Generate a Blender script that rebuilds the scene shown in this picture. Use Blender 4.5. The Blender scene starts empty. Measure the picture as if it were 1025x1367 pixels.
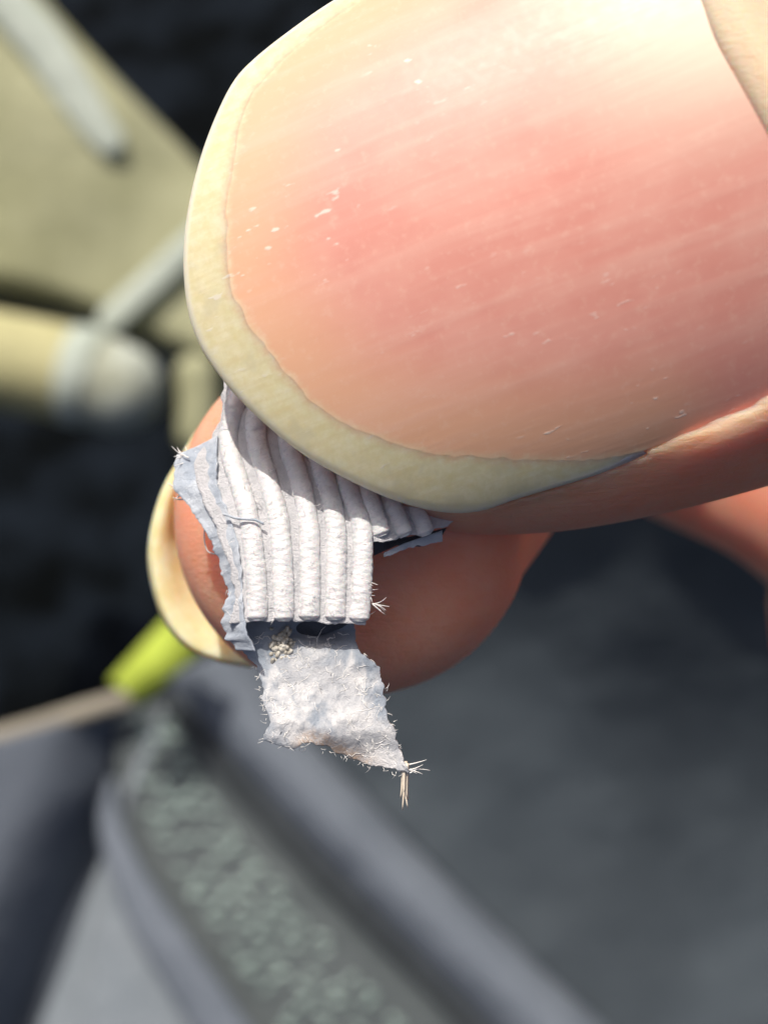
import bpy, bmesh, math, random
import numpy as np
from mathutils import Matrix, Vector

random.seed(7)
rng = np.random.default_rng(7)
S = bpy.context.scene
COL = S.collection
MM = 0.001

# ------------------------------------------------------------------ camera, light
PITCH = math.radians(60)                     # the camera looks this far below the horizon
D = 32.0                                     # mm from the lens to the plane of the nail
RIGHT = Vector((1, 0, 0))
UP = Vector((0, math.sin(PITCH), math.cos(PITCH)))
BACK = Vector((0, -math.cos(PITCH), math.sin(PITCH)))
ORIGIN = Vector((0, 0, 0.95))                # the thumb nail in the world
FRAME = Matrix.Translation(ORIGIN) @ Matrix((
    (RIGHT.x, UP.x, BACK.x, 0), (RIGHT.y, UP.y, BACK.y, 0), (RIGHT.z, UP.z, BACK.z, 0), (0, 0, 0, 1)))

cam = bpy.data.cameras.new('camera')
cam_o = bpy.data.objects.new('camera', cam)
COL.objects.link(cam_o)
cam_o.matrix_world = FRAME @ Matrix.Translation((0, 0, D * MM))
cam.sensor_fit = 'VERTICAL'
cam.sensor_height = 24.0
cam.lens = 12.0 * D / 13.67
cam.clip_start = 0.001
cam.clip_end = 100.0
cam.dof.use_dof = True
cam.dof.focus_distance = (D + 3.7) * MM
cam.dof.aperture_fstop = cam.lens / 0.84     # 0.84 mm wide opening
S.camera = cam_o

L_CAM = Vector((-0.20, 0.76, 0.62)).normalized()
SUN = (RIGHT * L_CAM.x + UP * L_CAM.y + BACK * L_CAM.z).normalized()
w = bpy.data.worlds.new('World')
S.world = w
w.use_nodes = True
nt = w.node_tree
sky = nt.nodes.new('ShaderNodeTexSky')
sky.sky_type = 'NISHITA'
sky.sun_disc = False
sky.dust_density = 6.0
sky.ozone_density = 0.2
sky.air_density = 0.45
sky.sun_elevation = math.asin(SUN.z)
sky.sun_rotation = math.atan2(SUN.x, SUN.y)
nt.links.new(sky.outputs[0], nt.nodes['Background'].inputs[0])
nt.nodes['Background'].inputs[1].default_value = 0.125
sun = bpy.data.lights.new('sun', 'SUN')
sun.energy = 3.7
sun.angle = math.radians(0.53)
sun.color = (1.0, 0.93, 0.84)
sun_o = bpy.data.objects.new('sun', sun)
COL.objects.link(sun_o)
sun_o.rotation_euler = SUN.to_track_quat('Z', 'Y').to_euler()
sun_o.location = ORIGIN + SUN * 2
S.view_settings.view_transform = 'Standard'
S.view_settings.look = 'None'
S.view_settings.exposure = 0.02
S.view_settings.gamma = 1.0
S.cycles.use_denoising = True
S.cycles.max_bounces = 10

# ------------------------------------------------------------------ helpers
def P(px, py, z=0.0):
    """a point seen at photo pixel (px, py), z mm in front of (+) or behind (-) the nail plane"""
    k = (D - z) / D / 50.0
    return np.array([(px - 512.5) * k, (683.5 - py) * k, z])

def PA(pts, z):
    pts = np.asarray(pts, float)
    z = np.broadcast_to(np.asarray(z, float), pts.shape[:1])
    k = (D - z) / D / 50.0
    return np.stack([(pts[:, 0] - 512.5) * k, (683.5 - pts[:, 1]) * k, z], 1)

def catmull(pts, n):
    """a smooth curve through pts, n samples even in arc length"""
    pts = np.asarray(pts, float)
    ext = np.vstack([2 * pts[0] - pts[1], pts, 2 * pts[-1] - pts[-2]])
    out = []
    for i in range(len(pts) - 1):
        p0, p1, p2, p3 = ext[i:i + 4]
        for t in np.linspace(0, 1, 24, endpoint=False):
            out.append(0.5 * (2 * p1 + (p2 - p0) * t + (2 * p0 - 5 * p1 + 4 * p2 - p3) * t * t
                              + (3 * p1 - p0 - 3 * p2 + p3) * t ** 3))
    out.append(pts[-1])
    return resample(np.array(out), n)

def resample(pts, n):
    pts = np.asarray(pts, float)
    d = np.r_[0, np.cumsum(np.linalg.norm(np.diff(pts, axis=0), axis=1))]
    t = np.linspace(0, d[-1], n)
    return np.stack([np.interp(t, d, pts[:, k]) for k in range(pts.shape[1])], 1)

def sm(x, a, b):
    t = np.clip((np.asarray(x, float) - a) / (b - a), 0, 1)
    return t * t * (3 - 2 * t)

def poly_sd(q, poly, closed=True):
    """distance of points q (n,2) to a polyline, signed (+ outside) when closed"""
    a = np.asarray(poly, float)
    b = np.roll(a, -1, 0)
    if not closed:
        a, b = a[:-1], b[:-1]
    q = np.asarray(q, float)
    best = np.full(len(q), 1e18)
    inside = np.zeros(len(q), bool)
    for p, r in zip(a, b):
        e = r - p
        L = max(e @ e, 1e-12)
        t = np.clip(((q - p) @ e) / L, 0, 1)
        dd = q - p - t[:, None] * e
        best = np.minimum(best, (dd * dd).sum(1))
        if closed:
            c = (p[1] > q[:, 1]) != (r[1] > q[:, 1])
            with np.errstate(divide='ignore', invalid='ignore'):
                x = p[0] + (q[:, 1] - p[1]) * e[0] / (e[1] if e[1] else 1e-12)
            inside ^= c & (q[:, 0] < x)
    d = np.sqrt(best)
    return np.where(inside, -d, d) if closed else d

def vnoise(p, scale, seed=0):
    """smooth value noise in 2-D or 3-D, about -1..1"""
    p = np.asarray(p, float) / scale
    i = np.floor(p).astype(np.int64)
    f = p - i
    f = f * f * (3 - 2 * f)
    dim = p.shape[1]
    out = np.zeros(len(p))
    for c in range(2 ** dim):
        off = np.array([(c >> k) & 1 for k in range(dim)])
        g = i + off
        h = np.full(len(p), seed * 7919 + 12345, np.int64)
        for k in range(dim):
            h = (h * 1103515245 + g[:, k] * (374761393 + 668265263 * k)) & 0x7fffffff
            h ^= h >> 13
        h = (h * 1274126177) & 0x7fffffff
        h ^= h >> 16
        v = (h % 100003) / 50001.5 - 1
        wgt = np.prod(np.where(off, f, 1 - f), axis=1)
        out += v * wgt
    return out

def frame_at(base):
    return FRAME @ Matrix.Translation(Vector(base) * MM)

def thing(name, label, cat, base, group=None):
    o = bpy.data.objects.new(name, None)
    o.empty_display_size = 0.005
    COL.objects.link(o)
    o.matrix_world = frame_at(base)
    o['label'] = label
    o['category'] = cat
    if group:
        o['group'] = group
    o['_b'] = [float(x) for x in base]
    return o

def mesh_obj(name, verts, faces, mat, parent=None, base=(0, 0, 0), smooth=True, attrs=None, uv=None):
    if parent is not None:
        r = parent
        base = np.zeros(3)
        while r is not None:
            base = base + np.array(r['_b'])
            r = r.parent
    base = np.asarray(base, float)
    me = bpy.data.meshes.new(name)
    me.from_pydata(((np.asarray(verts, float) - base) * MM).tolist(), [], [tuple(map(int, f)) for f in faces])
    me.validate()
    if smooth:
        me.polygons.foreach_set('use_smooth', [True] * len(me.polygons))
    for k, v in (attrs or {}).items():
        a = me.attributes.new(k, 'FLOAT', 'POINT')
        a.data.foreach_set('value', np.asarray(v, np.float32))
    if uv is not None:
        a = me.attributes.new('surface', 'FLOAT_VECTOR', 'POINT')
        uv = np.asarray(uv, np.float32)
        if uv.shape[1] == 2:
            uv = np.c_[uv, np.zeros(len(uv), np.float32)]
        a.data.foreach_set('vector', uv.ravel())
    if mat:
        me.materials.append(mat)
    o = bpy.data.objects.new(name, me)
    COL.objects.link(o)
    if parent is not None:
        o.parent = parent
        o['_b'] = [0.0, 0.0, 0.0]
    else:
        o.matrix_world = frame_at(base)
        o['_b'] = [float(x) for x in base]
    return o

def grid_faces(nr, nc, off=0, wrap=False, flip=False):
    i, j = np.meshgrid(np.arange(nr - 1), np.arange(nc if wrap else nc - 1), indexing='ij')
    j2 = (j + 1) % nc
    f = np.stack([i * nc + j, i * nc + j2, (i + 1) * nc + j2, (i + 1) * nc + j], -1).reshape(-1, 4) + off
    return f[:, ::-1] if flip else f

def tube(path, rad, n=10, cap=True, box=2.0, depth=1.0):
    """tapered tube through path; rad one number or one per point"""
    path = np.asarray(path, float)
    m = len(path)
    rad = np.broadcast_to(np.asarray(rad, float), (m,))
    tan = np.gradient(path, axis=0)
    tan /= np.maximum(np.linalg.norm(tan, axis=1, keepdims=True), 1e-12)
    ref = np.array([0, 0, 1.0]) if abs(tan[0, 2]) < 0.9 else np.array([0, 1.0, 0])
    vs = []
    x = np.cross(ref, tan[0]); x /= np.linalg.norm(x)
    for k in range(m):
        x = x - tan[k] * (x @ tan[k]); x /= np.linalg.norm(x)
        y = np.cross(tan[k], x)
        a = np.linspace(0, 2 * math.pi, n, endpoint=False)
        g = (np.abs(np.cos(a)) ** box + np.abs(np.sin(a)) ** box) ** (-1 / box)
        vs.append(path[k] + rad[k] * g[:, None] * (np.cos(a)[:, None] * x + depth * np.sin(a)[:, None] * y))
    v = np.concatenate(vs)
    f = [tuple(q) for q in grid_faces(m, n, 0, True)]
    if cap:
        f.append(tuple(range(n))[::-1])
        f.append(tuple(range((m - 1) * n, m * n)))
    return v, f

def capsule_path(path, rad, cap_steps=7):
    """rounded ends for a tube: returns path and radii"""
    path = np.asarray(path, float); rad = np.asarray(rad, float)
    t0 = path[0] - path[1]; t0 /= np.linalg.norm(t0)
    t1 = path[-1] - path[-2]; t1 /= np.linalg.norm(t1)
    s = np.linspace(0, 1, cap_steps + 1)[1:]
    ang = s * math.pi / 2 * 0.985
    pre = [path[0] + t0 * rad[0] * math.sin(a) for a in ang][::-1]
    post = [path[-1] + t1 * rad[-1] * math.sin(a) for a in ang]
    r0 = [rad[0] * math.cos(a) for a in ang][::-1]
    r1 = [rad[-1] * math.cos(a) for a in ang]
    return np.vstack([pre, path, post]), np.r_[r0, rad, r1]

def join(parts):
    vs, fs, n = [], [], 0
    for v, f in parts:
        vs.append(np.asarray(v)); fs += [tuple(int(i) + n for i in q) for q in f]; n += len(v)
    return np.concatenate(vs), fs

def patch(L, R, nu, nv, T=None, B=None):
    """2-D Coons patch: left and right edges run top to bottom; returns (nv*nu, 2) and (s, t)"""
    L = resample(L, nv); R = resample(R, nv)
    T = resample(T if T is not None else [L[0], R[0]], nu)
    B = resample(B if B is not None else [L[-1], R[-1]], nu)
    s = np.linspace(0, 1, nu)[None, :, None]; t = np.linspace(0, 1, nv)[:, None, None]
    c = ((1 - s) * L[:, None] + s * R[:, None] + (1 - t) * T[None] + t * B[None]
         - ((1 - s) * (1 - t) * L[0] + s * (1 - t) * R[0] + (1 - s) * t * L[-1] + s * t * R[-1]))
    st = np.stack(np.broadcast_arrays(s[..., 0], t[..., 0]), -1)
    return c.reshape(-1, 2), st.reshape(-1, 2)

def solid(top, nv, nu, thick, dirn=(0, 0, -1)):
    """close a grid of points into a plate"""
    top = np.asarray(top)
    bot = top + np.asarray(dirn) * np.broadcast_to(np.asarray(thick, float), (len(top),))[:, None]
    n = len(top)
    f = list(map(tuple, grid_faces(nv, nu, 0, flip=True))) + list(map(tuple, grid_faces(nv, nu, n)))
    ring = ([(0, j) for j in range(nu)] + [(i, nu - 1) for i in range(1, nv)]
            + [(nv - 1, j) for j in range(nu - 2, -1, -1)] + [(i, 0) for i in range(nv - 2, 0, -1)])
    idx = [i * nu + j for i, j in ring]
    for a, b in zip(idx, idx[1:] + idx[:1]):
        f.append((a, b, b + n, a + n))
    return np.vstack([top, bot]), f

# ------------------------------------------------------------------ materials
class Mat:
    def __init__(self, name):
        self.m = bpy.data.materials.new(name)
        self.m.use_nodes = True
        self.t = self.m.node_tree
        self.b = self.t.nodes['Principled BSDF']
        self.tc = self.n('ShaderNodeTexCoord')
        sc = self.n('ShaderNodeVectorMath', operation='SCALE')
        self.l(self.tc.outputs['Object'], sc.inputs[0])
        sc.inputs['Scale'].default_value = 1000.0
        self.mm = sc.outputs[0]                # object coordinates in millimetres
    def n(self, typ, **kw):
        x = self.t.nodes.new(typ)
        for k, v in kw.items():
            setattr(x, k, v)
        return x
    def l(self, a, b):
        self.t.links.new(a, b)
    def set(self, **kw):
        for k, v in kw.items():
            self.b.inputs[k.replace('_', ' ')].default_value = v
    def attr(self, name):
        a = self.n('ShaderNodeAttribute', attribute_name=name)
        return a
    def map(self, vec, scale=(1, 1, 1), rot=(0, 0, 0)):
        x = self.n('ShaderNodeMapping')
        x.inputs['Scale'].default_value = scale
        x.inputs['Rotation'].default_value = rot
        self.l(vec, x.inputs['Vector'])
        return x.outputs[0]
    def noise(self, vec, scale, detail=3, rough=0.55, dist=0.0):
        x = self.n('ShaderNodeTexNoise')
        x.inputs['Scale'].default_value = scale
        x.inputs['Detail'].default_value = detail
        x.inputs['Roughness'].default_value = rough
        x.inputs['Distortion'].default_value = dist
        self.l(vec, x.inputs['Vector'])
        return x.outputs['Fac']
    def ramp(self, fac, lo, hi, a=0.0, b=1.0):
        x = self.n('ShaderNodeMapRange', interpolation_type='SMOOTHSTEP')
        x.inputs['From Min'].default_value = lo
        x.inputs['From Max'].default_value = hi
        x.inputs['To Min'].default_value = a
        x.inputs['To Max'].default_value = b
        self.l(fac, x.inputs['Value'])
        return x.outputs[0]
    def mix(self, fac, a, b):
        x = self.n('ShaderNodeMix', data_type='RGBA')
        for sock, v in ((x.inputs[0], fac), (x.inputs[6], a), (x.inputs[7], b)):
            if isinstance(v, (int, float)):
                sock.default_value = v
            elif isinstance(v, tuple):
                sock.default_value = (*v, 1.0)
            else:
                self.l(v, sock)
        return x.outputs[2]
    def math(self, op, a, b=0.0):
        x = self.n('ShaderNodeMath', operation=op)
        for sock, v in ((x.inputs[0], a), (x.inputs[1], b)):
            if isinstance(v, (int, float)):
                sock.default_value = v
            else:
                self.l(v, sock)
        return x.outputs[0]
    def bump(self, h, mm, strength=1.0, prev=None):
        x = self.n('ShaderNodeBump')
        x.inputs['Distance'].default_value = mm * MM
        x.inputs['Strength'].default_value = strength
        self.l(h, x.inputs['Height'])
        if prev is not None:
            self.l(prev, x.inputs['Normal'])
        return x.outputs[0]
    def out(self, color=None, normal=None, rough=None):
        if color is not None:
            if isinstance(color, tuple):
                self.b.inputs['Base Color'].default_value = (*color, 1)
            else:
                self.l(color, self.b.inputs['Base Color'])
        if normal is not None:
            self.l(normal, self.b.inputs['Normal'])
        if rough is not None:
            self.l(rough, self.b.inputs['Roughness'])
        return self.m

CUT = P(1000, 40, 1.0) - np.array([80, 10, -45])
def skin_material():
    M = Mat('skin')
    v = M.mm
    n1 = M.noise(v, 0.35, 3)
    n2 = M.noise(v, 2.2, 4)
    c = M.mix(M.ramp(n1, 0.35, 0.65), (0.92, 0.37, 0.235), (0.93, 0.44, 0.30))
    c = M.mix(M.math('MULTIPLY', M.ramp(n2, 0.45, 0.7), 0.35), c, (0.93, 0.33, 0.19))
    # paler skin at the root of the nail
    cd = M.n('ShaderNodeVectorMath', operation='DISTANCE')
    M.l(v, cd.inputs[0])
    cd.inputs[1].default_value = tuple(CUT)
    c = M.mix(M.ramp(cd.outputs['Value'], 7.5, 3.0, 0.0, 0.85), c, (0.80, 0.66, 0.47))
    # fine lines that run along the thumb
    g = M.map(v, (0.55, 5.0, 3.0), (0, 0, math.radians(-14)))
    lines = M.noise(g, 1.6, 5, 0.65)
    cells = M.n('ShaderNodeTexVoronoi', feature='DISTANCE_TO_EDGE')
    cells.inputs['Scale'].default_value = 1.0
    M.l(M.map(v, (2.0, 4.5, 3.5), (0, 0, math.radians(-14))), cells.inputs['Vector'])
    nb = M.bump(lines, 0.06, 0.8)
    nb = M.bump(M.ramp(cells.outputs['Distance'], 0.0, 0.12), 0.010, 0.8, nb)
    nb = M.bump(M.noise(v, 14.0, 3), 0.015, 0.7, nb)
    M.set(Subsurface_Weight=0.9, Subsurface_Scale=2.4 * MM, Roughness=0.40, Specular_IOR_Level=0.35)
    M.b.inputs['Subsurface Radius'].default_value = (1.0, 0.36, 0.18)
    r = M.ramp(M.noise(v, 5.0, 3), 0.3, 0.7, 0.38, 0.56)
    return M.out(c, nb, r)

def nail_material(name, horn):
    M = Mat(name)
    uv = M.attr('surface').outputs['Vector']      # along the nail, across it (mm)
    sd = M.attr('edge').outputs['Fac']            # + on the free edge, - on the bed (mm)
    streak = M.noise(M.map(uv, (0.10, 1.5, 1)), 1.0, 5, 0.6)
    streak2 = M.noise(M.map(uv, (0.45, 5.0, 1)), 1.0, 4, 0.6)
    blot = M.noise(uv, 0.42, 3)
    fine = M.noise(uv, 3.0, 4, 0.7)
    sdn = M.math('ADD', sd, M.math('MULTIPLY', M.math('SUBTRACT', fine, 0.5), 0.34))
    sdn = M.math('ADD', sdn, M.math('MULTIPLY', M.math('SUBTRACT', streak2, 0.5), 0.25))
    free = M.ramp(sdn, -0.26, 0.34)
    # nail bed: peach near the tip, pink further back
    band = M.ramp(sd, -3.4, -0.1)
    pink = M.mix(M.ramp(blot, 0.35, 0.65), (0.755, 0.355, 0.28), (0.72, 0.305, 0.24))
    bed = M.mix(band, pink, (0.79, 0.44, 0.27))
    bed = M.mix(M.math('MULTIPLY', M.ramp(streak, 0.42, 0.70), 0.24), bed, (0.85, 0.55, 0.44))
    # pale lunula plus sheen on the upper side, both put into the colour
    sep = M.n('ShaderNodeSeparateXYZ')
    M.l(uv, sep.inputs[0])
    moon_sheen = M.ramp(M.math('ADD', sep.outputs[0], M.math('MULTIPLY', streak2, 1.5)), 3.5, 9.5)
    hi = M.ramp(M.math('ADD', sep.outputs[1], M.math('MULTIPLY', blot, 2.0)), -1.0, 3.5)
    bed = M.mix(M.math('MULTIPLY', M.math('MULTIPLY', moon_sheen, hi), 0.75), bed, (0.86, 0.76, 0.58))
    bed = M.mix(M.math('MULTIPLY', M.ramp(fine, 0.5, 0.75), 0.18), bed, (0.90, 0.70, 0.55))
    # free edge: horn-yellow, streaked and clouded
    fe = M.mix(M.ramp(fine, 0.3, 0.7), (0.80, 0.72, 0.43), (0.90, 0.83, 0.58))
    fe = M.mix(M.math('MULTIPLY', M.ramp(streak2, 0.42, 0.66), 0.4), fe, (0.74, 0.63, 0.34))
    fe = M.mix(M.math('MULTIPLY', M.ramp(M.noise(uv, 0.9, 3), 0.50, 0.68), 0.6), fe, (0.66, 0.62, 0.42))
    fe = M.mix(M.attr('rim').outputs['Fac'], fe, (0.97, 0.88, 0.64))  # light caught along the rim, painted in as a paler line
    c = M.mix(free, bed, fe)
    # chalky scratches and flecks
    fl = M.noise(M.map(uv, (1.7, 4.6, 1), (0, 0, math.radians(30))), 1.0, 2, 0.5)
    fleck = M.ramp(fl, 0.645, 0.72)
    zone = M.math('MULTIPLY', M.ramp(M.noise(uv, 0.33, 1), 0.46, 0.60), M.ramp(sd, -6.5, -2.5))
    fleck = M.math('MULTIPLY', fleck, zone)
    c = M.mix(M.math('MULTIPLY', fleck, 0.6), c, (0.92, 0.86, 0.76))
    nb = M.bump(streak, 0.025, 0.45)
    nb = M.bump(streak2, 0.008, 0.4, nb)
    nb = M.bump(fine, 0.003, 0.4, nb)
    nb = M.bump(fleck, 0.006, 0.8, nb)
    M.set(Subsurface_Weight=horn, Subsurface_Scale=0.9 * MM, Specular_IOR_Level=0.55)
    M.b.inputs['Subsurface Radius'].default_value = (1.0, 0.85, 0.55)
    r = M.ramp(fine, 0.3, 0.7, 0.47, 0.55)
    tr = M.n('ShaderNodeBsdfTranslucent')
    tr.inputs[0].default_value = (0.97, 0.64, 0.34, 1)
    mx = M.n('ShaderNodeMixShader')
    M.l(M.math('MULTIPLY', free, 0.12), mx.inputs[0])
    M.l(M.b.outputs[0], mx.inputs[1]); M.l(tr.outputs[0], mx.inputs[2])
    M.l(mx.outputs[0], M.t.nodes['Material Output'].inputs['Surface'])
    return M.out(c, nb, r)

def plain_nail_material():
    M = Mat('index_nail_horn')
    c = M.mix(M.ramp(M.noise(M.mm, 1.2, 4), 0.35, 0.65), (0.78, 0.66, 0.36), (0.85, 0.76, 0.50))
    M.set(Subsurface_Weight=0.9, Subsurface_Scale=1.0 * MM, Roughness=0.4)
    M.b.inputs['Subsurface Radius'].default_value = (1.0, 0.6, 0.3)
    return M.out(c, M.bump(M.noise(M.mm, 4, 3), 0.03))

def cord_material():
    M = Mat('white_cord')
    v = M.mm
    c = M.mix(M.ramp(M.noise(v, 3.0, 4), 0.3, 0.7), (0.62, 0.63, 0.64), (0.74, 0.74, 0.74))
    g = M.attr('surface').outputs['Vector']
    tw = M.noise(M.map(g, (4.6, 1.9, 1), (0, 0, math.radians(52))), 1.6, 5, 0.7)
    c = M.mix(M.math('MULTIPLY', M.ramp(tw, 0.50, 0.30), 0.35), c, (0.62, 0.63, 0.66))
    nb = M.bump(tw, 0.04, 0.8)
    nb = M.bump(M.noise(v, 16, 3, 0.7), 0.02, 0.8, nb)
    M.set(Specular_IOR_Level=0.8, Sheen_Weight=0.1, Subsurface_Weight=0.25, Subsurface_Scale=0.15 * MM)
    return M.out(c, nb, M.ramp(tw, 0.3, 0.7, 0.22, 0.42))

def fibre_sheet(name, a, b, stain=None, brown=None, rough=0.75):
    M = Mat(name)
    v = M.mm
    n1 = M.noise(v, 1.1, 5, 0.65, 0.4)
    n2 = M.noise(v, 6.0, 5, 0.7, 0.8)
    c = M.mix(M.ramp(n1, 0.35, 0.65), a, b)
    if stain:
        n3 = M.noise(M.map(v, (1, 0.6, 1), (0, 0, 0.4)), 0.75, 4, 0.6, 0.3)
        c = M.mix(M.ramp(M.math('ADD', n3, M.math('MULTIPLY', M.attr('blue').outputs['Fac'], 0.16)), 0.47, 0.62, 0, 0.85), c, stain)
    if brown:
        c = M.mix(M.math('MULTIPLY', M.attr('edge').outputs['Fac'], M.ramp(n2, 0.3, 0.6)), c, brown)
    nb = M.bump(n2, 0.07, 0.8)
    nb = M.bump(M.noise(v, 22, 4, 0.7), 0.02, 0.8, nb)
    M.set(Roughness=rough, Sheen_Weight=0.2)
    return M.out(c, nb)

def cloth(name, a, b, scale=0.05, weave=1.4, rough=0.8, bump=0.3):
    M = Mat(name)
    v = M.mm
    n = M.noise(v, scale, 5, 0.6)
    c = M.mix(M.ramp(n, 0.35, 0.65), a, b)
    c = M.mix(M.math('MULTIPLY', M.ramp(M.noise(v, weave, 2), 0.4, 0.6), 0.3), c, tuple(x * 1.35 for x in b))
    M.set(Roughness=rough, Specular_IOR_Level=0.3)
    nb = M.bump(M.noise(v, weave, 3), bump)
    nb = M.bump(M.noise(v, 0.06, 3), 3.0, 0.6, nb)
    return M.out(c, nb)

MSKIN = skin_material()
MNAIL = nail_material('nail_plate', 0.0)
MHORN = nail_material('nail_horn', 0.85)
MNAIL2 = plain_nail_material()
MCORD = cord_material()
MBACK = fibre_sheet('glue_blue_backing', (0.36, 0.42, 0.50), (0.56, 0.61, 0.67))
MFLAP = fibre_sheet('matted_white_fibre', (0.46, 0.48, 0.51), (0.70, 0.70, 0.70), (0.23, 0.28, 0.345), (0.42, 0.27, 0.16))
MDARK = fibre_sheet('dark_sheet', (0.03, 0.035, 0.045), (0.07, 0.08, 0.10), rough=0.4)  # for the curled film, and for shade painted into the slit
MFIB = Mat('loose_fibre'); MFIB.set(Roughness=0.45)
MFIB = MFIB.out((0.86, 0.85, 0.82))
MFIB2 = Mat('tan_fibre'); MFIB2.set(Roughness=0.6); MFIB2 = MFIB2.out((0.80, 0.71, 0.58))

# ------------------------------------------------------------------ the hand
EU = np.array([math.cos(math.radians(20)), math.sin(math.radians(20))])   # thumb axis, tip to wrist
EV = np.array([-EU[1], EU[0]])
C0 = P(600, 300)[:2]
NA, NB = 10.5, 8.0

def z_apex(u):
    u = np.asarray(u, float)
    return np.where(u < 2, -(u - 6.0) ** 2 / 80.0, -0.2 + 0.1 * (u - 2) + 0.007 * (u - 2) ** 2)

def z_nail(u, v):
    return z_apex(u) - NB * (1 - np.sqrt(np.clip(1 - (v / NA) ** 2, 0.02, 1)))

def uv2p(u, v, z):
    u, v, z = np.broadcast_arrays(np.asarray(u, float), np.asarray(v, float), np.asarray(z, float))
    xy = C0 + u[..., None] * EU + v[..., None] * EV
    return np.concatenate([xy, z[..., None]], -1)

def px2uv(pts):
    """photo outline laid onto the curved nail surface"""
    pts = np.asarray(pts, float)
    z = np.zeros(len(pts))
    for _ in range(30):
        p = PA(pts, z)[:, :2] - C0
        u, v = p @ EU, p @ EV
        z = 0.5 * z + 0.5 * z_nail(u, v)
    return np.stack([u, v], 1)

OUT_PX = [(640, -95), (540, -52), (450, -3), (385, 42), (340, 78), (314, 106), (291, 150), (268, 212), (252, 280),
          (246, 340), (250, 400), (262, 445), (285, 487), (330, 540), (400, 600), (480, 645), (545, 671),
          (600, 682), (645, 679), (690, 664), (740, 649), (800, 630), (862, 604)]
IN_PX = [(600, -78), (510, -20), (435, 32), (372, 84), (337, 128), (319, 172), (309, 240), (303, 300), (306, 370),
         (325, 420), (352, 458), (400, 520), (440, 553), (500, 583), (560, 601), (640, 610), (740, 613),
         (800, 613), (858, 602)]
SIDE_PX = [(858, 602), (930, 573), (1025, 530), (1100, 460), (1118, 375), (1080, 275), (1030, 190), (990, 118),
           (955, 55), (935, 0), (905, -60), (850, -112), (760, -128), (670, -105), (600, -78)]
OUT = catmull(px2uv(OUT_PX), 160)
INN = catmull(px2uv(IN_PX), 160)
SIDE = catmull(px2uv(SIDE_PX), 120)
INN = INN + (0.04 * np.stack([vnoise(INN, 0.6, 3), vnoise(INN, 0.6, 4)], 1) + 0.05 * np.stack([vnoise(INN, 0.2, 5), vnoise(INN, 0.2, 6)], 1)) * sm(np.arange(160), 0, 8)[:, None] * sm(159 - np.arange(160), 0, 8)[:, None]
NAIL_POLY = np.vstack([OUT, SIDE[1:]])

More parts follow.
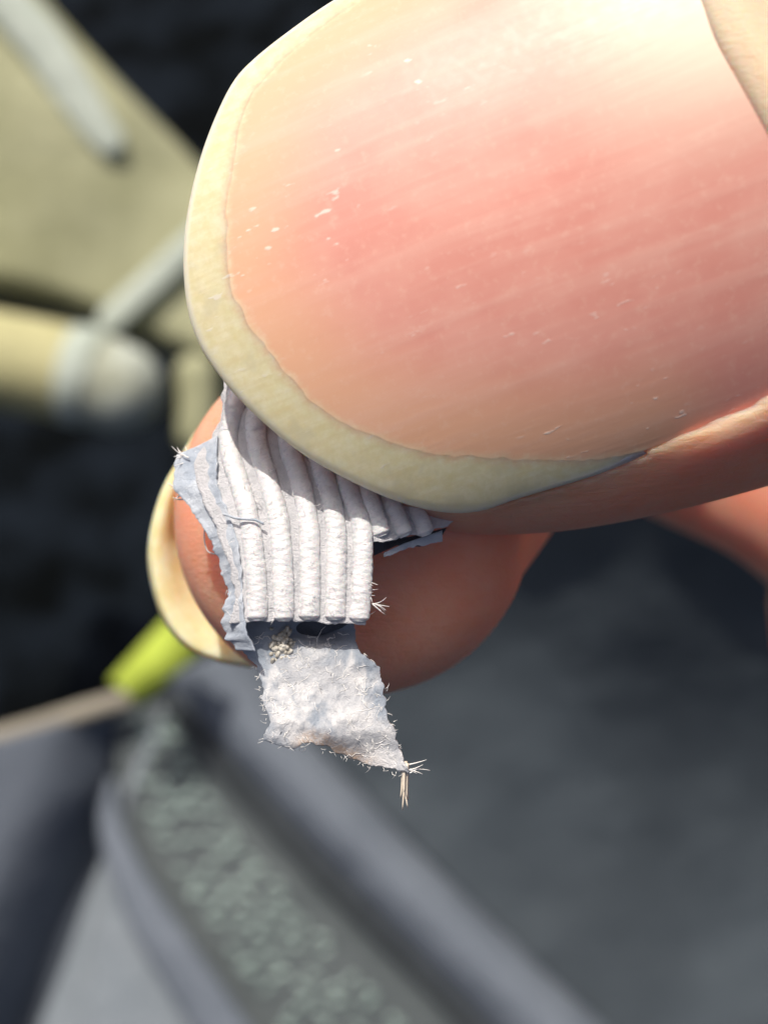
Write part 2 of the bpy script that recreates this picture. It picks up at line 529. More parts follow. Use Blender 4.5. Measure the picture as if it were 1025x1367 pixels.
def loft_thumb():
    nu, nt = 330, 220
    tip = -6.5
    s = np.linspace(0, 1, nu)
    u = tip + 0.004 + 26 * s ** 2.0
    u = np.r_[u, np.linspace(20, 92, 50)[1:]]
    def tab(xs, ys, x):
        # smooth monotone table
        c = catmull(np.stack([xs, ys], 1), 600)
        return np.interp(x, c[:, 0], c[:, 1])
    a = np.interp(u, *catmull(np.array([(-6.5, 0.0), (-6.42, 1.6), (-6.2, 2.9), (-5.5, 4.8), (-4.4, 6.35), (-2.4, 7.95), (0, 8.9),
                                        (3, 9.55), (7, 10.0), (12, 10.2), (20, 10.0), (35, 9.6), (60, 13), (92, 18)]), 900).T)
    zc = np.interp(u, [-6.5, -4, 0, 8, 20, 40, 92], [-4.6, -5.4, -6.2, -6.8, -7.5, -11, -38])
    off = np.interp(u, [-6.5, -6.3, -6.0, -5.5, -5, -4, 92], [3.4, 2.6, 1.9, 0.9, 0.45, 0.25, 0.25])
    zt = np.where(u < 12, z_apex(u) - off, 0)
    zt = np.interp(u, np.r_[u[u < 11], [20, 40, 92]], np.r_[zt[u < 11], [2.2, 1.0, -20]])
    zp = np.interp(u, *catmull(np.array([(-6.5, -4.6), (-6.42, -5.0), (-6.2, -5.6), (-5.5, -6.8), (-4.4, -8.0), (-2.4, -9.8),
                                         (0, -11.3), (3, -12.9), (10, -14.6), (20, -14.5), (40, -19), (92, -56)]), 900).T)
    dip = np.clip((32 - 8 * u) / 80, 0, None)
    zc = zc - dip; zp = zp - dip
    v0 = np.interp(u, [-6.5, 20, 45, 92], [0, 0, -5, -34])
    th = np.linspace(0, 2 * math.pi, nt, endpoint=False)
    # denser on the back of the thumb
    ct, st_ = np.cos(th), np.sin(th)
    ex = 0.93
    cs = np.sign(ct) * np.abs(ct) ** ex
    V = v0[:, None] + a[:, None] * cs[None]
    up = zc[:, None] + (zt - zc)[:, None] * np.abs(st_[None]) ** 0.97
    dn = zc[:, None] + (zp - zc)[:, None] * np.abs(st_[None]) ** 0.9
    Z = np.where(st_[None] >= 0, up, dn)
    U = np.broadcast_to(u[:, None], V.shape).copy()
    # skin under and around the nail
    dorsal = (np.broadcast_to(st_[None] > -0.25, V.shape)) & (U < 16)
    q = np.stack([U[dorsal], V[dorsal]], 1)
    sdn = poly_sd(q, NAIL_POLY)
    bedp = np.vstack([INN, SIDE[1:-1]])
    sdb = poly_sd(q, bedp)
    zn = z_nail(q[:, 0], q[:, 1])
    z = Z[dorsal]
    inside = sdn < 0
    zin = np.minimum(z, zn - 0.16 - 1.2 * np.clip(sdb, 0, 0.8))
    # folds: lower side and cuticle rise over the rim of the plate
    back = sm(q[:, 0], 2.0, 5.5)
    ridge = zn + (0.22 + 0.28 * sm(-q[:, 1], 2, 5)) * np.exp(-((sdn - 0.75) / 0.75) ** 2) * back + 0.05
    wgt = back * (1 - sm(sdn, 0.6, 2.2))
    zout = z * (1 - wgt) + np.maximum(z, ridge) * wgt
    rim = sm(sdn, -0.12, 0.10)
    Z[dorsal] = np.where(inside & (sdn < -0.12), zin, zin * (1 - rim) + zout * rim)
    v = uv2p(U, V, Z).reshape(-1, 3)
    m = len(u)
    f = list(map(tuple, grid_faces(m, nt, 0, True, flip=False)))
    f.append(tuple(range(nt))[::-1])
    f.append(tuple(range((m - 1) * nt, m * nt)))
    return v, f

def finger(path, rad, n=72, m=90, box=2.0, depth=1.0):
    c = catmull(np.c_[path, rad], m)
    p, r = capsule_path(c[:, :3], c[:, 3], 14)
    v, f = tube(p, r, n, True, box, depth)
    v = v + 0.05 * np.stack([vnoise(v, 3.0, k) for k in (1, 2, 3)], 1)
    return v, f

ic = P(474, 690, -12.4)
INDEX_AX = np.array([0.35, 0.55, -0.75]); INDEX_AX /= np.linalg.norm(INDEX_AX)
index_path = [ic, ic + INDEX_AX * 6, ic + INDEX_AX * 14, ic + INDEX_AX * 26, (26, 25, -46), (52, 20, -52), (80, 12, -50)]
index_rad = [6.32, 7.0, 7.5, 7.6, 8.5, 9.0, 10]
middle_path = [P(930, 532, -44), P(1095, 602, -44), P(1220, 715, -45), P(1250, 860, -46), (54, -17, -48), (62, -10, -48), (84, -4, -50)]
middle_rad = [8.0, 8.6, 9.2, 9.3, 9.4, 9.6, 10]

def flat_pad(v, f):
    # the pad of the index finger is pressed broad and flat towards the thumb
    d = v - ic
    rho = np.clip(np.linalg.norm(d[:, :2], axis=1) / 6.4, 0, 1)
    full = ic[2] + 5.9 * (1 - rho ** 3.2) ** (1 / 3.2)
    w_ = (1 - sm(d @ INDEX_AX, 1.0, 6.0)) * (d[:, 2] > 0)
    v = v.copy()
    v[:, 2] = np.where(w_ > 0, v[:, 2] * (1 - w_) + np.maximum(v[:, 2], full) * w_, v[:, 2])
    return v, f

def palm():
    n, m = 48, 30
    vs = []
    for i in range(m):
        a = math.pi * (i + 0.5) / m
        for j in range(n):
            b = 2 * math.pi * j / n
            vs.append((88 - 34 * math.cos(a), 6 + 36 * math.sin(a) * math.cos(b), -46 + 19 * math.sin(a) * math.sin(b)))
    f = list(map(tuple, grid_faces(m, n, 0, True)))
    f.append(tuple(range(n))[::-1]); f.append(tuple(range((m - 1) * n, m * n)))
    return np.array(vs), f

hand = thing('hand', 'hand pinching the torn white fabric scrap between thumb and index finger', 'hand', (80, 10, -45))
def build_hand():
    objs = []
    for v, f in (loft_thumb(), flat_pad(*finger(index_path, index_rad)), finger(middle_path, middle_rad, box=2.6, depth=0.6), palm()):
        o = mesh_obj('skin', v, f, MSKIN, hand)
        bm = bmesh.new(); bm.from_mesh(o.data)
        bmesh.ops.recalc_face_normals(bm, faces=bm.faces[:])
        bm.to_mesh(o.data); bm.free()
        objs.append(o)
    base = objs[3]
    for o in objs[:3]:
        md = base.modifiers.new('join', 'BOOLEAN')
        md.operation = 'UNION'; md.solver = 'EXACT'; md.object = o
    dg = bpy.context.evaluated_depsgraph_get()
    dg.update()
    me = bpy.data.meshes.new_from_object(base.evaluated_get(dg))
    base.modifiers.clear()
    base.data = me
    me.polygons.foreach_set('use_smooth', [True] * len(me.polygons))
    for o in objs[:3]:
        bpy.data.objects.remove(o)
    base.name = 'skin'
    print('hand mesh', len(me.vertices))
build_hand()

# thumb nail: the plate on its bed, and its free edge as a sub-part
def build_nail():
    # plate
    poly = np.vstack([INN, SIDE[1:-1]])
    n = len(poly)
    cen = np.array([0.8, 0.3])
    R = 46
    rr = np.linspace(0, 1, R + 1)[1:] ** 0.8
    uv = np.vstack([cen[None]] + [cen + (poly - cen) * r for r in rr])
    # outermost rim sinks into the fold on the sides
    f = [(0, 1 + j, 1 + (j + 1) % n) for j in range(n)]
    f += [tuple(q) for q in grid_faces(R, n, 1, True, flip=True)]
    z = z_nail(uv[:, 0], uv[:, 1])
    d = -poly_sd(uv, INN, closed=False)
    v = uv2p(uv[:, 0], uv[:, 1], z)
    plate = mesh_obj('thumbnail', v, f, MNAIL, hand, attrs={'edge': d}, uv=uv)
    # free edge: plate 0.4 mm thick with a rounded rim
    K = 16
    rows, sdv, rimv = [], [], []
    prof = [(t, 0.03 * t * t + 0.006 * min(1, -6 * t)) for t in (-1.0, -0.7, -0.45, -0.25, -0.1)] + [(k / (K - 1), 0.0) for k in range(K)]
    t_plate = 0.42
    wid = np.linalg.norm(OUT - INN, axis=1)
    for k, (t, sink) in enumerate(prof):
        q = INN * (1 - t) + OUT * t
        zz = z_nail(q[:, 0], q[:, 1])
        # the very rim is worn round
        zz = zz - 0.05 * sm(t, 0.93, 1.0) - sink
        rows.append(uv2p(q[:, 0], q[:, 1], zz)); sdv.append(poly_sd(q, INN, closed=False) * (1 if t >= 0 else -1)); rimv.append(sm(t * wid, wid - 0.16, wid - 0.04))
    out_dir = OUT - INN
    out_dir /= np.maximum(np.linalg.norm(out_dir, axis=1, keepdims=True), 1e-6)
    wid = np.linalg.norm(OUT - INN, axis=1)
    tk = t_plate * sm(wid, 0.02, 0.6)
    zo = z_nail(OUT[:, 0], OUT[:, 1])
    for a in np.linspace(0.25, 1, 5):
        ang = a * math.pi
        q = OUT + out_dir * (0.10 * math.sin(ang))[..., None] if False else OUT + out_dir * 0.06 * math.sin(ang)
        zz = zo - 0.05 - tk * 0.5 * (1 - math.cos(ang))
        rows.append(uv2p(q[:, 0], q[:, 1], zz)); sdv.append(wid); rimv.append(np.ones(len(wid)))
    for t in np.linspace(0.9, -1.0, 9):
        q = INN * (1 - t) + OUT * t
        rows.append(uv2p(q[:, 0], q[:, 1], z_nail(q[:, 0], q[:, 1]) - tk - 0.03)); sdv.append(wid * t); rimv.append(np.zeros(len(wid)))
    v = np.concatenate(rows)
    uvs = (v[:, :2] - C0) @ np.stack([EU, EV], 1)
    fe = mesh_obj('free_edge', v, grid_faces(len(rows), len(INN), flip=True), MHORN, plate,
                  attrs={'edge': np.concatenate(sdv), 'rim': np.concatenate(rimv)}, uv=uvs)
build_nail()

# index nail: on the far side of the fingertip, its free edge shows past the tip
def build_index_nail():
    outer = catmull([(262, 575), (243, 606), (218, 650), (202, 700), (197, 748), (205, 795), (222, 836), (250, 866), (292, 884), (335, 892)], 60)
    rows = []
    n = len(outer)
    ax = INDEX_AX
    rim = PA(outer, -13.6)
    # shrink toward the finger's core while running back along it
    for k, t in enumerate(np.linspace(0, 1, 14)):
        core = ic + ax * (1.0 + 10 * t)
        p = rim + ax * 11.0 * t
        d = p - core
        d = d - np.outer(d @ ax, ax)
        L = np.linalg.norm(d, axis=1, keepdims=True)
        target = np.clip(L, 0, None) * (1 - t) + (6.5 + 0.9 * t) * t
        rows.append(p + d / L * (target - L))
    top = np.concatenate(rows)
    inner = []
    for r in rows:
        core = ic + ax * 3
        d = r - core; d = d - np.outer(d @ ax, ax); d /= np.linalg.norm(d, axis=1, keepdims=True)
        inner.append(r - d * 0.45)
    inner = np.concatenate(inner)
    m = len(rows)
    v = np.vstack([top, inner])
    f = list(map(tuple, grid_faces(m, n))) + list(map(tuple, grid_faces(m, n, m * n, flip=True)))
    f += [(j, j + 1, m * n + j + 1, m * n + j) for j in range(n - 1)]
    o = mesh_obj('index_nail', v, f, MNAIL2, hand)
    bm = bmesh.new(); bm.from_mesh(o.data); bmesh.ops.recalc_face_normals(bm, faces=bm.faces[:]); bm.to_mesh(o.data); bm.free()
build_index_nail()

# ------------------------------------------------------------------ the scrap of ribbed fabric
OUTER_PX = catmull(OUT_PX, 300)
def z_tape(q):
    q = np.asarray(q, float)
    e = poly_sd(q, np.vstack([OUTER_PX, [(900, -100)]]))
    z = -4.7 - 3.4 * sm(-e, -15, 110) + 1.7 * np.clip((q[:, 1] - 600) / 230, -0.1, 1.2)
    z = z + 0.35 * np.sin((q[:, 1] - 560) / 80.0) - 0.45 * sm(330 - q[:, 0], 0, 70) - 0.9 * sm(q[:, 0], 480, 600)
    return z

def z_flap(q):
    q = np.asarray(q, float)
    return (-4.0 + 0.9 * sm(q[:, 1], 850, 1000) - 0.4 * sm(q[:, 1], 960, 1040)
            + 0.22 * vnoise(q, 55, 5) + 0.06 * vnoise(q, 20, 6) + 0.02 * vnoise(q, 8, 7))

scrap = thing('fabric_scrap', 'small torn scrap of ribbed white fabric with a frayed grey-white underside, pinched under the thumbnail',
              'fabric scrap', P(400, 560, -6))

def jag(poly, amp, scale, seed):
    p = resample(poly, 160)
    return p + amp * np.stack([vnoise(p, scale, seed) + 0.5 * vnoise(p, scale / 3, seed + 1),
                               vnoise(p, scale, seed + 2) + 0.5 * vnoise(p, scale / 3, seed + 3)], 1)

def ribbed_backing():
    L = jag(catmull([(300, 500), (292, 565), (262, 610), (262, 650), (284, 700), (303, 750), (309, 800), (303, 832)], 80), 3, 14, 1)
    Rr = jag([(640, 660), (596, 704), (545, 716), (500, 722), (498, 760), (497, 800), (488, 834)], 3, 12, 9)
    q, st = patch(L, Rr, 60, 120, T=[(300, 500), (430, 545), (640, 660)], B=jag([(303, 832), (380, 829), (488, 834)], 2, 12, 5))
    z = z_tape(q) - 0.13
    v, f = solid(PA(q, z), 120, 60, 0.28)
    mesh_obj('woven_ground', v, f, MCORDG, scrap)
MG = Mat('woven_ground'); MG.set(Roughness=0.7)
MCORDG = MG.out(MG.mix(MG.ramp(MG.noise(MG.mm, 3, 4), 0.3, 0.7), (0.55, 0.56, 0.58), (0.67, 0.67, 0.69)), MG.bump(MG.noise(MG.mm, 14, 4, 0.7), 0.08))
ribbed_backing()

def cords():
    lines = []
    spec = [  # bottom (x, y), lower, upper, top
        ([(344, 829), (342, 770), (334, 700), (318, 640), (306, 590), (318, 520)], 0.36),
        ([(379, 829), (378, 770), (373, 700), (358, 640), (343, 590), (342, 530)], 0.36),
        ([(413, 828), (414, 770), (412, 700), (400, 640), (385, 595), (378, 548)], 0.36),
        ([(447, 830), (449, 770), (448, 700), (436, 645), (422, 610), (412, 570)], 0.36),
        ([(479, 831), (483, 770), (483, 705), (468, 660), (455, 625), (445, 590)], 0.36),
        ([(511, 718), (505, 700), (492, 665), (480, 630), (474, 605)], 0.34),
        ([(541, 716), (534, 700), (520, 668), (506, 635), (500, 615)], 0.34),
        ([(569, 712), (562, 697), (548, 670), (534, 642), (528, 625)], 0.33),
    ]
    for i, (pts, r) in enumerate(spec):
        m, n = 330, 22
        pts = [(pts[0][0], pts[0][1] + rng.normal(0, 2.2))] + list(pts[1:])
        c = catmull(pts, m)
        p = PA(c, z_tape(c) - 0.12)
        tan = np.gradient(p, axis=0); tan /= np.linalg.norm(tan, axis=1, keepdims=True)
        arc = np.r_[0, np.cumsum(np.linalg.norm(np.diff(p, axis=0), axis=1))]
        side = np.cross(tan, np.array([0, 0, 1.0])); side /= np.linalg.norm(side, axis=1, keepdims=True)
        nor = np.cross(side, tan)
        th = np.linspace(0, 2 * math.pi, n, endpoint=False)
        A, T = np.meshgrid(arc, th, indexing='ij')
        q3 = np.stack([A.ravel(), T.ravel() * r * 0.8 + 10 * i, np.zeros(A.size)], 1)
        rad = r * (1.02 + 0.016 * np.sin(A * 27 + 2 * T + i + 2.5 * vnoise(q3, 0.4, 60 + i).reshape(A.shape)) + 0.010 * np.sin(A * 41 - 3 * T)
                   + 0.05 * vnoise(q3, 0.5, 20 + i).reshape(A.shape) + 0.03 * vnoise(q3, 0.14, 40 + i).reshape(A.shape))
        rad *= (0.55 + 0.45 * sm(np.minimum(arc, arc[-1] - arc), 0, 0.12))[:, None]
        v = p[:, None] + rad[..., None] * (np.cos(T)[..., None] * side[:, None] * 0.84 + np.sin(T)[..., None] * nor[:, None] * 0.54)
        f = list(map(tuple, grid_faces(m, n, 0, True))) + [tuple(range(n))[::-1], tuple(range((m - 1) * n, m * n))]
        o = mesh_obj('cord', v.reshape(-1, 3), f, MCORD, scrap, uv=np.stack([A.ravel(), T.ravel() * r + 3.1 * i], 1))
        bm = bmesh.new(); bm.from_mesh(o.data); bmesh.ops.recalc_face_normals(bm, faces=bm.faces[:]); bm.to_mesh(o.data); bm.free()
cords()

def edge_layer():
    # blue-grey layer that shows along the torn left side
    L = jag(catmull([(240, 604), (232, 652), (262, 690), (285, 735), (300, 790), (297, 835), (316, 866)], 60), 4, 10, 31)
    R_ = jag(catmull([(292, 582), (290, 645), (308, 695), (321, 745), (325, 795), (328, 840), (342, 868)], 60), 2, 10, 35)
    q, st = patch(L, R_, 18, 110)
    z = z_tape(q) - 0.55 * (1 - st[:, 0]) + 0.02 + 0.03 * vnoise(q, 9, 3) + 0.12 * vnoise(q, 30, 4)
    v, f = solid(PA(q, z), 110, 18, 0.22)
    mesh_obj('glue_layer', v, f, MBACK, scrap)
    # dark film curling out on the right, under the ribbed layer
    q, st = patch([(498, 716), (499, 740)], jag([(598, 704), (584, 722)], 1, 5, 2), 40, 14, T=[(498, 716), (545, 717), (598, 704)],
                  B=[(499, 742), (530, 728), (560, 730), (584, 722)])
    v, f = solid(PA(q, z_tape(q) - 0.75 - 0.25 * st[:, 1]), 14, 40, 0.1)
    mesh_obj('dark_sheet', v, f, MDARK, scrap)
    q, st = patch([(512, 738), (513, 743)], [(590, 708), (590, 722)], 40, 8, T=[(512, 738), (540, 725), (590, 708)],
                  B=jag([(513, 744), (545, 732), (590, 722)], 1.5, 6, 8))
    v, f = solid(PA(q, z_tape(q) - 0.6), 8, 40, 0.1)
    mesh_obj('film_rim', v, f, MBACK, scrap)
edge_layer()

def flap():
    L = jag(catmull([(300, 822), (304, 845), (325, 872), (346, 900), (352, 935), (362, 962), (352, 988)], 60), 4, 12, 51)
    R_ = jag(catmull([(474, 826), (478, 862), (494, 880), (510, 900), (517, 945), (530, 985), (546, 1032)], 60), 3, 9, 61)
    T = [(300, 822), (390, 822), (474, 826)]
    B = jag(catmull([(352, 988), (385, 998), (420, 993), (470, 1014), (510, 1026), (546, 1032)], 60), 3, 9, 71)
    nu, nv = 110, 130
    q, st = patch(L, R_, nu, nv, T=T, B=B)
    z = z_flap(q)
    # a fold sinks behind the ribbed layer
    hole = np.exp(-((q[:, 0] - 425) / 42) ** 2 - ((q[:, 1] - 842) / 13) ** 2)
    z = z - 0.55 * hole
    ed = sm(st[:, 1], 0.86, 0.99) * sm(q[:, 0], 380, 410) * (1 - sm(q[:, 0], 470, 520)) * 0.8
    top = PA(q, z)
    bl = np.maximum(1 - sm(st[:, 0], 0.02, 0.3), 1 - sm(st[:, 1], 0.15, 0.5)) * (1 - sm(st[:, 1], 0.55, 0.8))
    v, f = solid(top, nv, nu, 0.22)
    mesh_obj('torn_underside', v, f, MFLAP, scrap, attrs={'edge': np.r_[ed, ed], 'blue': np.r_[bl, bl]})
    # dark sheet standing in for shade in the gap under the cord ends
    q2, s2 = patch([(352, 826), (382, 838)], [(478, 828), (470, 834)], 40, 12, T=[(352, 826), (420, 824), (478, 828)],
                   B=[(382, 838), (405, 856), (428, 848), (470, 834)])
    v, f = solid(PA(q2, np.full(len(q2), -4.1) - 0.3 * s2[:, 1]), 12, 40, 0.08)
    mesh_obj('slit_shade', v, f, MDARK, scrap)
    # crumb of tan glue by the slit
    parts = []
    for k in range(90):
        x, y = 378 + rng.normal(0, 9), 866 + rng.normal(0, 13)
        p0 = P(x, y, -3.9 + rng.uniform(-0.1, 0.1))
        d = rng.normal(0, 1, 3); d /= np.linalg.norm(d)
        pp = np.array([p0 - d * 0.05, p0, p0 + d * 0.05])
        a, b = capsule_path(pp, np.full(3, rng.uniform(0.03, 0.075)), 4)
        parts.append(tube(a, b, 8))
    v, f = join(parts)
    o = mesh_obj('glue_crumb', v, f, MGLUE, scrap); o['kind'] = 'stuff'
MGL = Mat('tan_glue'); MGL.set(Roughness=0.5)
MGLUE = MGL.out(MGL.mix(MGL.ramp(MGL.noise(MGL.mm, 4, 3), 0.35, 0.65), (0.36, 0.33, 0.27), (0.58, 0.56, 0.50)))
flap()

def fibres():
    def hair(p0, d, L, r=0.02, curl=0.3, n=9):
        d = np.asarray(d, float); d /= np.linalg.norm(d)
        w_ = rng.normal(0, 1, 3); w_ -= d * (w_ @ d)
        t = np.linspace(0, 1, n)[:, None]
        path = p0 + d * L * t + w_ * curl * L * t ** 2
        return tube(path, r * np.linspace(1, 0.25, n), 5)
    # spikes at the lower right corner
    parts = []
    for k in range(9):
        p0 = P(540 + rng.normal(0, 2.5), 1020 + rng.normal(0, 4), -3.7 + rng.normal(0, .06))
        parts.append(hair(p0, ((541 - p0[0] * 43.5 - 512.5) / 60 * 0.1, -1, rng.normal(0, 0.05)), rng.uniform(0.7, 1.4), 0.075, 0.05))
    v, f = join(parts); o = mesh_obj('frayed_spike', v, f, MFIB2, scrap)
    o['kind'] = 'stuff'
    parts = []
    for k in range(7):
        p0 = P(536 + rng.normal(0, 3), 1028 + rng.normal(0, 3), -3.7)
        parts.append(hair(p0, (1, rng.normal(0.0, 0.22), 0), rng.uniform(0.35, 0.75), 0.03, 0.15))
    for k in range(18):                         # tuft at the upper left corner
        p0 = P(256 + rng.normal(0, 6), 612 + rng.normal(0, 6), -5.3 + rng.normal(0, .1))
        parts.append(hair(p0, (-1, rng.normal(0.05, 0.35), rng.normal(0, .3)), rng.uniform(0.2, 0.6), 0.03, 0.3))
    for k in range(10):
        p0 = P(242 + rng.normal(0, 4), 655 + rng.normal(0, 5), -5.3)
        parts.append(hair(p0, (-1, rng.normal(0.1, 0.5), 0), rng.uniform(0.15, 0.3), 0.03, 0.3))
    for k in range(12):                         # cut ends on the right
        y = rng.uniform(740, 828)
        parts.append(hair(P(490, y, z_tape(np.array([[490, y]]))[0] - .1), (1, rng.normal(0.0, 0.5), rng.normal(0, .3)), rng.uniform(0.12, 0.32), 0.018, 0.7))
    for k in range(8):
        parts.append(hair(P(497, 806, z_tape(np.array([[490, 806]]))[0]), (0.7, -rng.uniform(0, 1.2), 0.1), rng.uniform(0.25, 0.55), 0.02, 0.3))
    # fuzz along the torn outline of the underside
    outl = [(340, 890), (350, 930), (358, 965), (354, 988), (400, 997), (440, 1002), (500, 1024), (540, 1030), (528, 985), (517, 945), (510, 905), (480, 868)]
    oc = catmull(outl, 200)
    cen = np.array([435, 945.0])
    for k in range(90):
        q = oc[rng.integers(0, 200)] + rng.normal(0, 1.5, 2)
        d = q - cen; d /= np.linalg.norm(d)
        zz = z_flap(q[None])[0] - 0.05
        parts.append(hair(P(q[0], q[1], zz), (d[0] + rng.normal(0, .6), -d[1] + rng.normal(0, .6), rng.normal(0, .5)), rng.uniform(0.05, 0.16), 0.012, 0.9, 6))
    # matted fibres over the face of the underside
    for k in range(150):
        q = np.array([rng.uniform(330, 535), rng.uniform(842, 1022)])
        if poly_sd(q[None], np.vstack([oc, [(474, 840), (310, 840)]]))[0] > -3:
            continue
        a = rng.uniform(0, 6.28)
        L = rng.uniform(0.2, 0.6)
        c = np.array([q + np.array([math.cos(a), math.sin(a)]) * s * L * 42 + rng.normal(0, 1.5, 2) for s in np.linspace(-.5, .5, 6)])
        parts.append(tube(PA(c, z_flap(c) + 0.006), 0.009, 4))
    # broken filaments standing off the cords
    for k in range(160):
        q = np.array([rng.uniform(290, 490), rng.uniform(590, 825)])
        if q[0] < 300 and q[1] > 690 or q[0] > 430 and q[1] < 690:
            continue
        zz = z_tape(q[None])[0] + 0.16
        parts.append(hair(P(q[0], q[1], zz), (rng.normal(0, .5), rng.normal(0, 1), rng.uniform(0, .3)), rng.uniform(0.08, 0.3), 0.010, 0.4, 6))
    v, f = join(parts)
    o = mesh_obj('fuzz', v, f, MFIB, scrap); o['kind'] = 'stuff'
    # the thin loop of thread beside the index nail
    c = catmull([(284, 690), (275, 700), (273, 718), (277, 735), (287, 740)], 40)
    v, f = tube(PA(c, -5.6), 0.022, 6)
    mesh_obj('thread_loop', v, f, MFIB, scrap)
    # a blue-grey crease thread across the cords
    c = catmull([(298, 686), (318, 692), (340, 694), (352, 699)], 30)
    v, f = tube(PA(c, z_tape(c) + 0.2), 0.04, 6)
    mesh_obj('loose_thread', v, f, MBACK, scrap)
fibres()

# ------------------------------------------------------------------ the grey garment below
MG_L = cloth('slate_cloth', (0.085, 0.102, 0.128), (0.10, 0.118, 0.145))
MG_W = cloth('pale_slate_cloth', (0.17, 0.20, 0.225), (0.20, 0.23, 0.255))
MG_P = cloth('grey_padding', (0.118, 0.140, 0.17), (0.142, 0.166, 0.198))
MG_M = cloth('mesh_green_grey', (0.072, 0.086, 0.090), (0.085, 0.100, 0.104))
MG_R = cloth('charcoal_cloth', (0.039, 0.050, 0.060), (0.057, 0.072, 0.085), 0.02)
MG_D = cloth('dot_green', (0.25, 0.33, 0.31), (0.34, 0.43, 0.40))
MG_S = cloth('groove_shade_cloth', (0.030, 0.036, 0.042), (0.040, 0.047, 0.054))
MG_H = cloth('hem_beige', (0.22, 0.20, 0.16), (0.27, 0.25, 0.20))
ZG = -268.0
garment = thing('grey_garment', 'slate grey garment under the hand with padded seams and a panel of pale green dots', 'garment', P(500, 1300, ZG - 40))

def zlap(q):
    q = np.asarray(q, float)
    return ZG - 0.03 * (1100 - q[:, 1]) + 2.0 * vnoise(q, 260, 2)

def panel(name, L, R_, nu, nv, zf, mat, T=None, B=None, thick=6.0):
    q, st = patch(L, R_, nu, nv, T=T, B=B)
    z = zlap(q) + zf(q, st)
    v, f = solid(PA(q, z), nv, nu, thick)
    return mesh_obj(name, v, f, mat, garment)

# left leg panel, rolling under along the fold on its right
C1 = catmull([(262, 872), (232, 930), (205, 1010), (165, 1085), (120, 1190), (85, 1290), (40, 1400), (0, 1500)], 80)
panel('side_panel', catmull([(-420, 1090), (-430, 1250), (-440, 1500)], 80), C1, 70, 60,
      lambda q, st: 9 - 26 * sm(st[:, 0], 0.62, 1.0) ** 1.6 + 1.5 * vnoise(q, 120, 4), MG_L,
      T=catmull([(-420, 1090), (-200, 1035), (0, 988), (110, 955), (200, 925), (262, 872)], 60), thick=20)
c = catmull([(-420, 1088), (-200, 1033), (0, 984), (110, 951), (180, 930)], 60)
v, f = tube(PA(c, zlap(c) + 5), 2.6, 10)
mesh_obj('hem', v, f, MG_H, garment)
# pale wedge between the fold and the first seam
R1 = catmull([(215, 950), (165, 1070), (195, 1170), (255, 1290), (325, 1395), (390, 1500)], 80)
panel('wedge_panel', C1[6:], R1, 50, 60, lambda q, st: -9 + 7 * sm(st[:, 0], 0, 0.35) + 0 * q[:, 0], MG_W)
# first seam roll
c = catmull([(150, 1040), (146, 1085), (160, 1140), (195, 1215), (248, 1300), (312, 1398), (380, 1500)], 80)
v, f = tube(PA(c, zlap(c) + 0.5), np.interp(np.linspace(0, 1, 80), [0, .15, .4, 1], [1.0, 3.6, 5.5, 7]), 20)
v[:, 2] -= 0.45 * (v[:, 2] - np.repeat(zlap(c) + 0.5, 20))
mesh_obj('seam_roll', v, f, MG_P, garment)
# dotted panel in the opening
ML = catmull([(180, 960), (182, 1070), (225, 1175), (290, 1280), (362, 1385), (440, 1500)], 80)
MR = catmull([(225, 935), (310, 1040), (420, 1160), (540, 1280), (650, 1390), (760, 1500)], 80)
panel('dotted_panel', ML - np.array([22, 0]), MR + np.array([8, -8]), 50, 80, lambda q, st: -3 + 0 * q[:, 0], MG_M)
parts = []
mla, mra = resample(ML, 300), resample(MR, 300)
for i in range(30):
    for j in range(4):
        t = (i + 0.5) / 30
        s = 0.13 + 0.16 * j + 0.012 * rng.normal() + 0.03 * (i % 2)
        if rng.random() < 0.12 + 0.05 * j * (t < 0.3):
            continue
        q = mla[int(t * 299)] * (1 - s) + mra[int(min(t + 0.012 * j, 0.999) * 299)] * s + rng.normal(0, 1.2, 2)
        r = rng.uniform(1.0, 1.35)
        ang = math.radians((40 if (i + j) % 2 else -25) + rng.normal(0, 10))
        ctr = P(q[0], q[1], zlap(q[None])[0] - 3)
        e1 = np.array([math.cos(ang), math.sin(ang), 0]); e2 = np.array([-e1[1], e1[0], 0])
        n, m = 8, 4
        vs = [ctr + np.array([0, 0, r * 0.7])]
        for k in range(1, m):
            ph = k / (m - 1) * math.pi / 2
            for h in range(n):
                an = 2 * math.pi * h / n
                vs.append(ctr + 2.1 * r * math.sin(ph) * math.cos(an) * e1 + 0.9 * r * math.sin(ph) * math.sin(an) * e2
                          + np.array([0, 0, r * 0.7 * math.cos(ph)]))
        fs = [(0, 1 + h, 1 + (h + 1) % n) for h in range(n)] + [tuple(x) for x in grid_faces(m - 1, n, 1, True)]
        parts.append((np.array(vs), fs))
v, f = join(parts)
o = mesh_obj('pale_dot', v, f, MG_D, garment); o['kind'] = 'stuff'
v, f = tube(PA(MR, zlap(MR) - 0.5), 1.9, 10)
mesh_obj('groove_shade', v, f, MG_S, garment)  # dark strip added as the shade in the groove beside the band
# padded band
BL = catmull([(215, 905), (300, 1010), (410, 1130), (530, 1255), (640, 1365), (760, 1490)], 80)
BR = catmull([(330, 860), (420, 985), (520, 1095), (630, 1205), (740, 1310), (880, 1440)], 80)
panel('padded_band', BL, BR, 40, 80, lambda q, st: -5 + 10 * np.sin(np.clip(st[:, 0], 0, 1) * math.pi) ** 0.7, MG_P)
def fold(t):
    a = np.clip(t + 150, 0, 560)
    return 0.5 * 0.17 / 560 * a * a + 0.17 * np.clip(t - 410, 0, None)
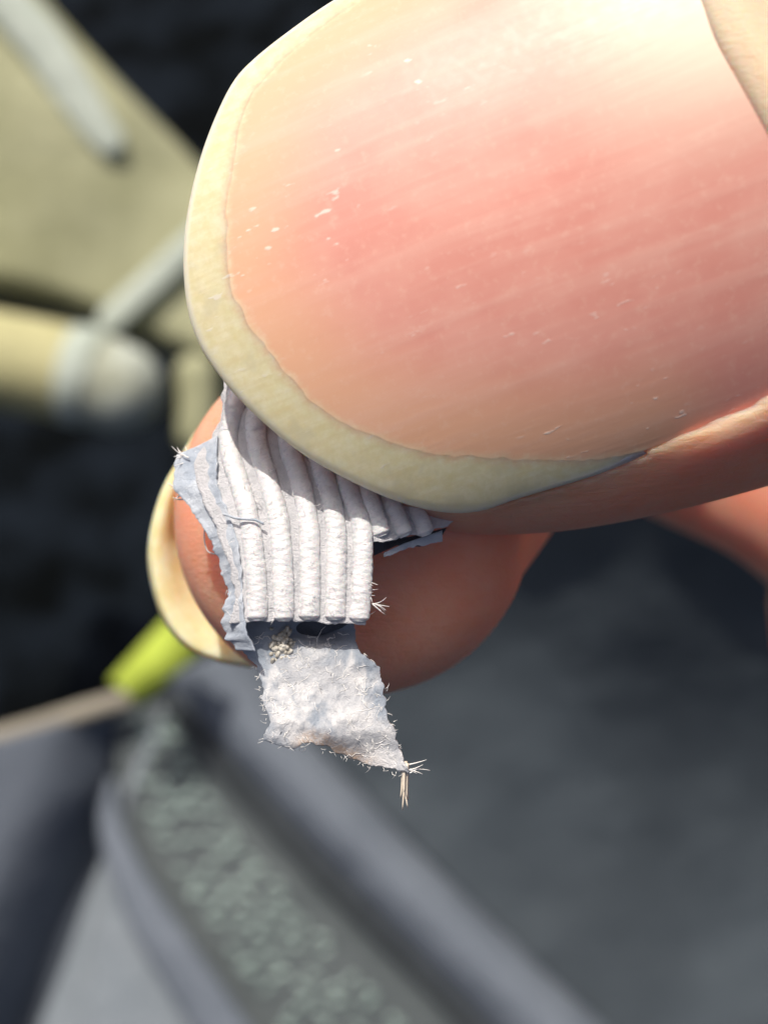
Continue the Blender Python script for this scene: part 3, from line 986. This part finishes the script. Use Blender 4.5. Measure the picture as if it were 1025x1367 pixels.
# wide front panel, falling away at its far side
RL = catmull([(320, 590), (345, 800), (400, 960), (510, 1085), (620, 1195), (730, 1300), (870, 1430)], 80)
panel('front_panel', RL, catmull([(1400, 760), (1440, 1100), (1500, 1460)], 80), 80, 70,
      lambda q, st: -5 + fold(1035 + 0.28 * (q[:, 0] - 500) - q[:, 1]) + 3 * vnoise(q, 170, 8) + 0.6 * vnoise(q, 60, 9), MG_R,
      T=catmull([(320, 590), (600, 560), (800, 580), (1000, 650), (1400, 760)], 60))

# lime tab
q, st = patch([(146, 908), (186, 940)], [(222, 826), (280, 862)], 24, 12)
z = ZG + 16 + 2.5 * np.sin(st[:, 1] * math.pi) + 1.5 * np.sin(st[:, 0] * 5)
v, f = solid(PA(q, z), 12, 24, 3.0)
MLIME = cloth('lime_webbing', (0.33, 0.41, 0.045), (0.40, 0.50, 0.07), 0.2, 2.0)
o = mesh_obj('lime_tab', v, f, MLIME, None, base=P(210, 885, ZG + 14))
o['label'] = 'small lime green tab at the top of the grey garment beside the index nail'
o['category'] = 'tab'

# ------------------------------------------------------------------ beige things farther off
MBEI = cloth('beige', (0.275, 0.28, 0.16), (0.35, 0.355, 0.22), 0.02, 0.5)
MPAL = cloth('pale_strip', (0.34, 0.39, 0.33), (0.43, 0.48, 0.42), 0.02, 0.5)
MEND = cloth('pale_beige', (0.30, 0.31, 0.22), (0.42, 0.46, 0.40), 0.035, 0.5)
MYEL = cloth('straw', (0.37, 0.355, 0.18), (0.44, 0.42, 0.23), 0.02, 0.5)
ZB = -620.0
beige = thing('beige_board', 'blurred beige board beyond the thumb crossed by two pale strips', 'board', P(100, 300, ZB - 20))
q, st = patch(catmull([(-420, -260), (-440, 60), (-420, 350)], 30), catmull([(10, -80), (62, 0), (155, 105), (262, 215), (360, 330), (470, 560)], 40), 50, 50,
              B=catmull([(-420, 350), (-150, 372), (0, 392), (130, 428), (300, 500), (470, 560)], 40))
zb = ZB + 10 * np.sin(st[:, 0] * math.pi) * np.sin(st[:, 1] * math.pi) + 6 * vnoise(q, 120, 3)
e = np.minimum.reduce([1 - st[:, 0], 1 - st[:, 1], st[:, 0], st[:, 1]])
zb = zb - 9 * (1 - sm(e, 0, 0.05))
v, f = solid(PA(q, zb), 50, 50, 30)
mesh_obj('board_top', v, f, MBEI, beige)
c = catmull([(-60, -70), (10, 5), (55, 55), (95, 115), (128, 165), (148, 190)], 40)
p, r = capsule_path(PA(c, ZB + 8), 12.5 * (0.45 + 0.55 * np.sin(np.linspace(0.1, 0.93, 40) * math.pi) ** 0.6), 6)
v, f = tube(p, r, 14)
v[:, 2] = ZB + 8 + 0.3 * (v[:, 2] - ZB - 8) + 3
mesh_obj('pale_strip', v, f, MPAL, beige)
c = catmull([(290, 300), (245, 342), (200, 385), (152, 428)], 40)
p, r = capsule_path(PA(c, ZB + 4), np.full(40, 7.5), 6)
v, f = tube(p, r, 14)
v[:, 2] = ZB + 8 + 0.3 * (v[:, 2] - ZB - 8) + 3
mesh_obj('pale_strip', v, f, MPAL, beige)

bar = thing('rounded_bar', 'blurred straw coloured bar with a pale band and rounded end left of the fingertips', 'bar', P(50, 500, ZB + 30))
c = catmull([(-420, 415), (-200, 445), (-40, 474), (60, 493), (115, 505)], 40)
v, f = tube(PA(c, ZB + 40), 62 * 0.4125 * 0.98, 24)
mesh_obj('bar_body', v, f, MYEL, bar)
c = catmull([(113, 504), (140, 512), (158, 518)], 12)
p, r = capsule_path(PA(c, ZB + 40), np.linspace(25, 23, 12), 8)
v, f = tube(p[8:], r[8:], 24)
mesh_obj('end_cap', v, f, MEND, bar)
c = catmull([(92, 499), (112, 503), (130, 508)], 10)
v, f = tube(PA(c, ZB + 40), 26.2 - 1.0 * np.linspace(-1, 1, 10) ** 2, 24)
mesh_obj('pale_band', v, f, MPAL, bar)
c = catmull([(262, 500), (266, 540), (262, 580)], 16)
p, r = capsule_path(PA(c, ZB + 20), np.full(16, 11.0), 6)
v, f = tube(p, r, 16)
o = mesh_obj('beige_peg', v, f, MBEI, None, base=P(262, 560, ZB))
o['label'] = 'small blurred beige peg just left of the fingertips'
o['category'] = 'peg'

# ------------------------------------------------------------------ ground
M = Mat('dark_ground')
n = M.noise(M.mm, 0.012, 5, 0.6)
M.set(Roughness=0.95, Specular_IOR_Level=0.05)
MGR = M.out(M.mix(M.ramp(n, 0.35, 0.65), (0.0012, 0.0018, 0.0020), (0.008, 0.0115, 0.0165)), M.bump(M.noise(M.mm, 0.2, 4), 2.0))
me = bpy.data.meshes.new('ground')
N = 60
me.from_pydata([(-N, -N, 0), (N, -N, 0), (N, N, 0), (-N, N, 0)], [], [(0, 1, 2, 3)])
me.materials.append(MGR)
g = bpy.data.objects.new('ground', me)
COL.objects.link(g)
g['kind'] = 'structure'

for o in S.objects:
    if '_b' in o:
        del o['_b']
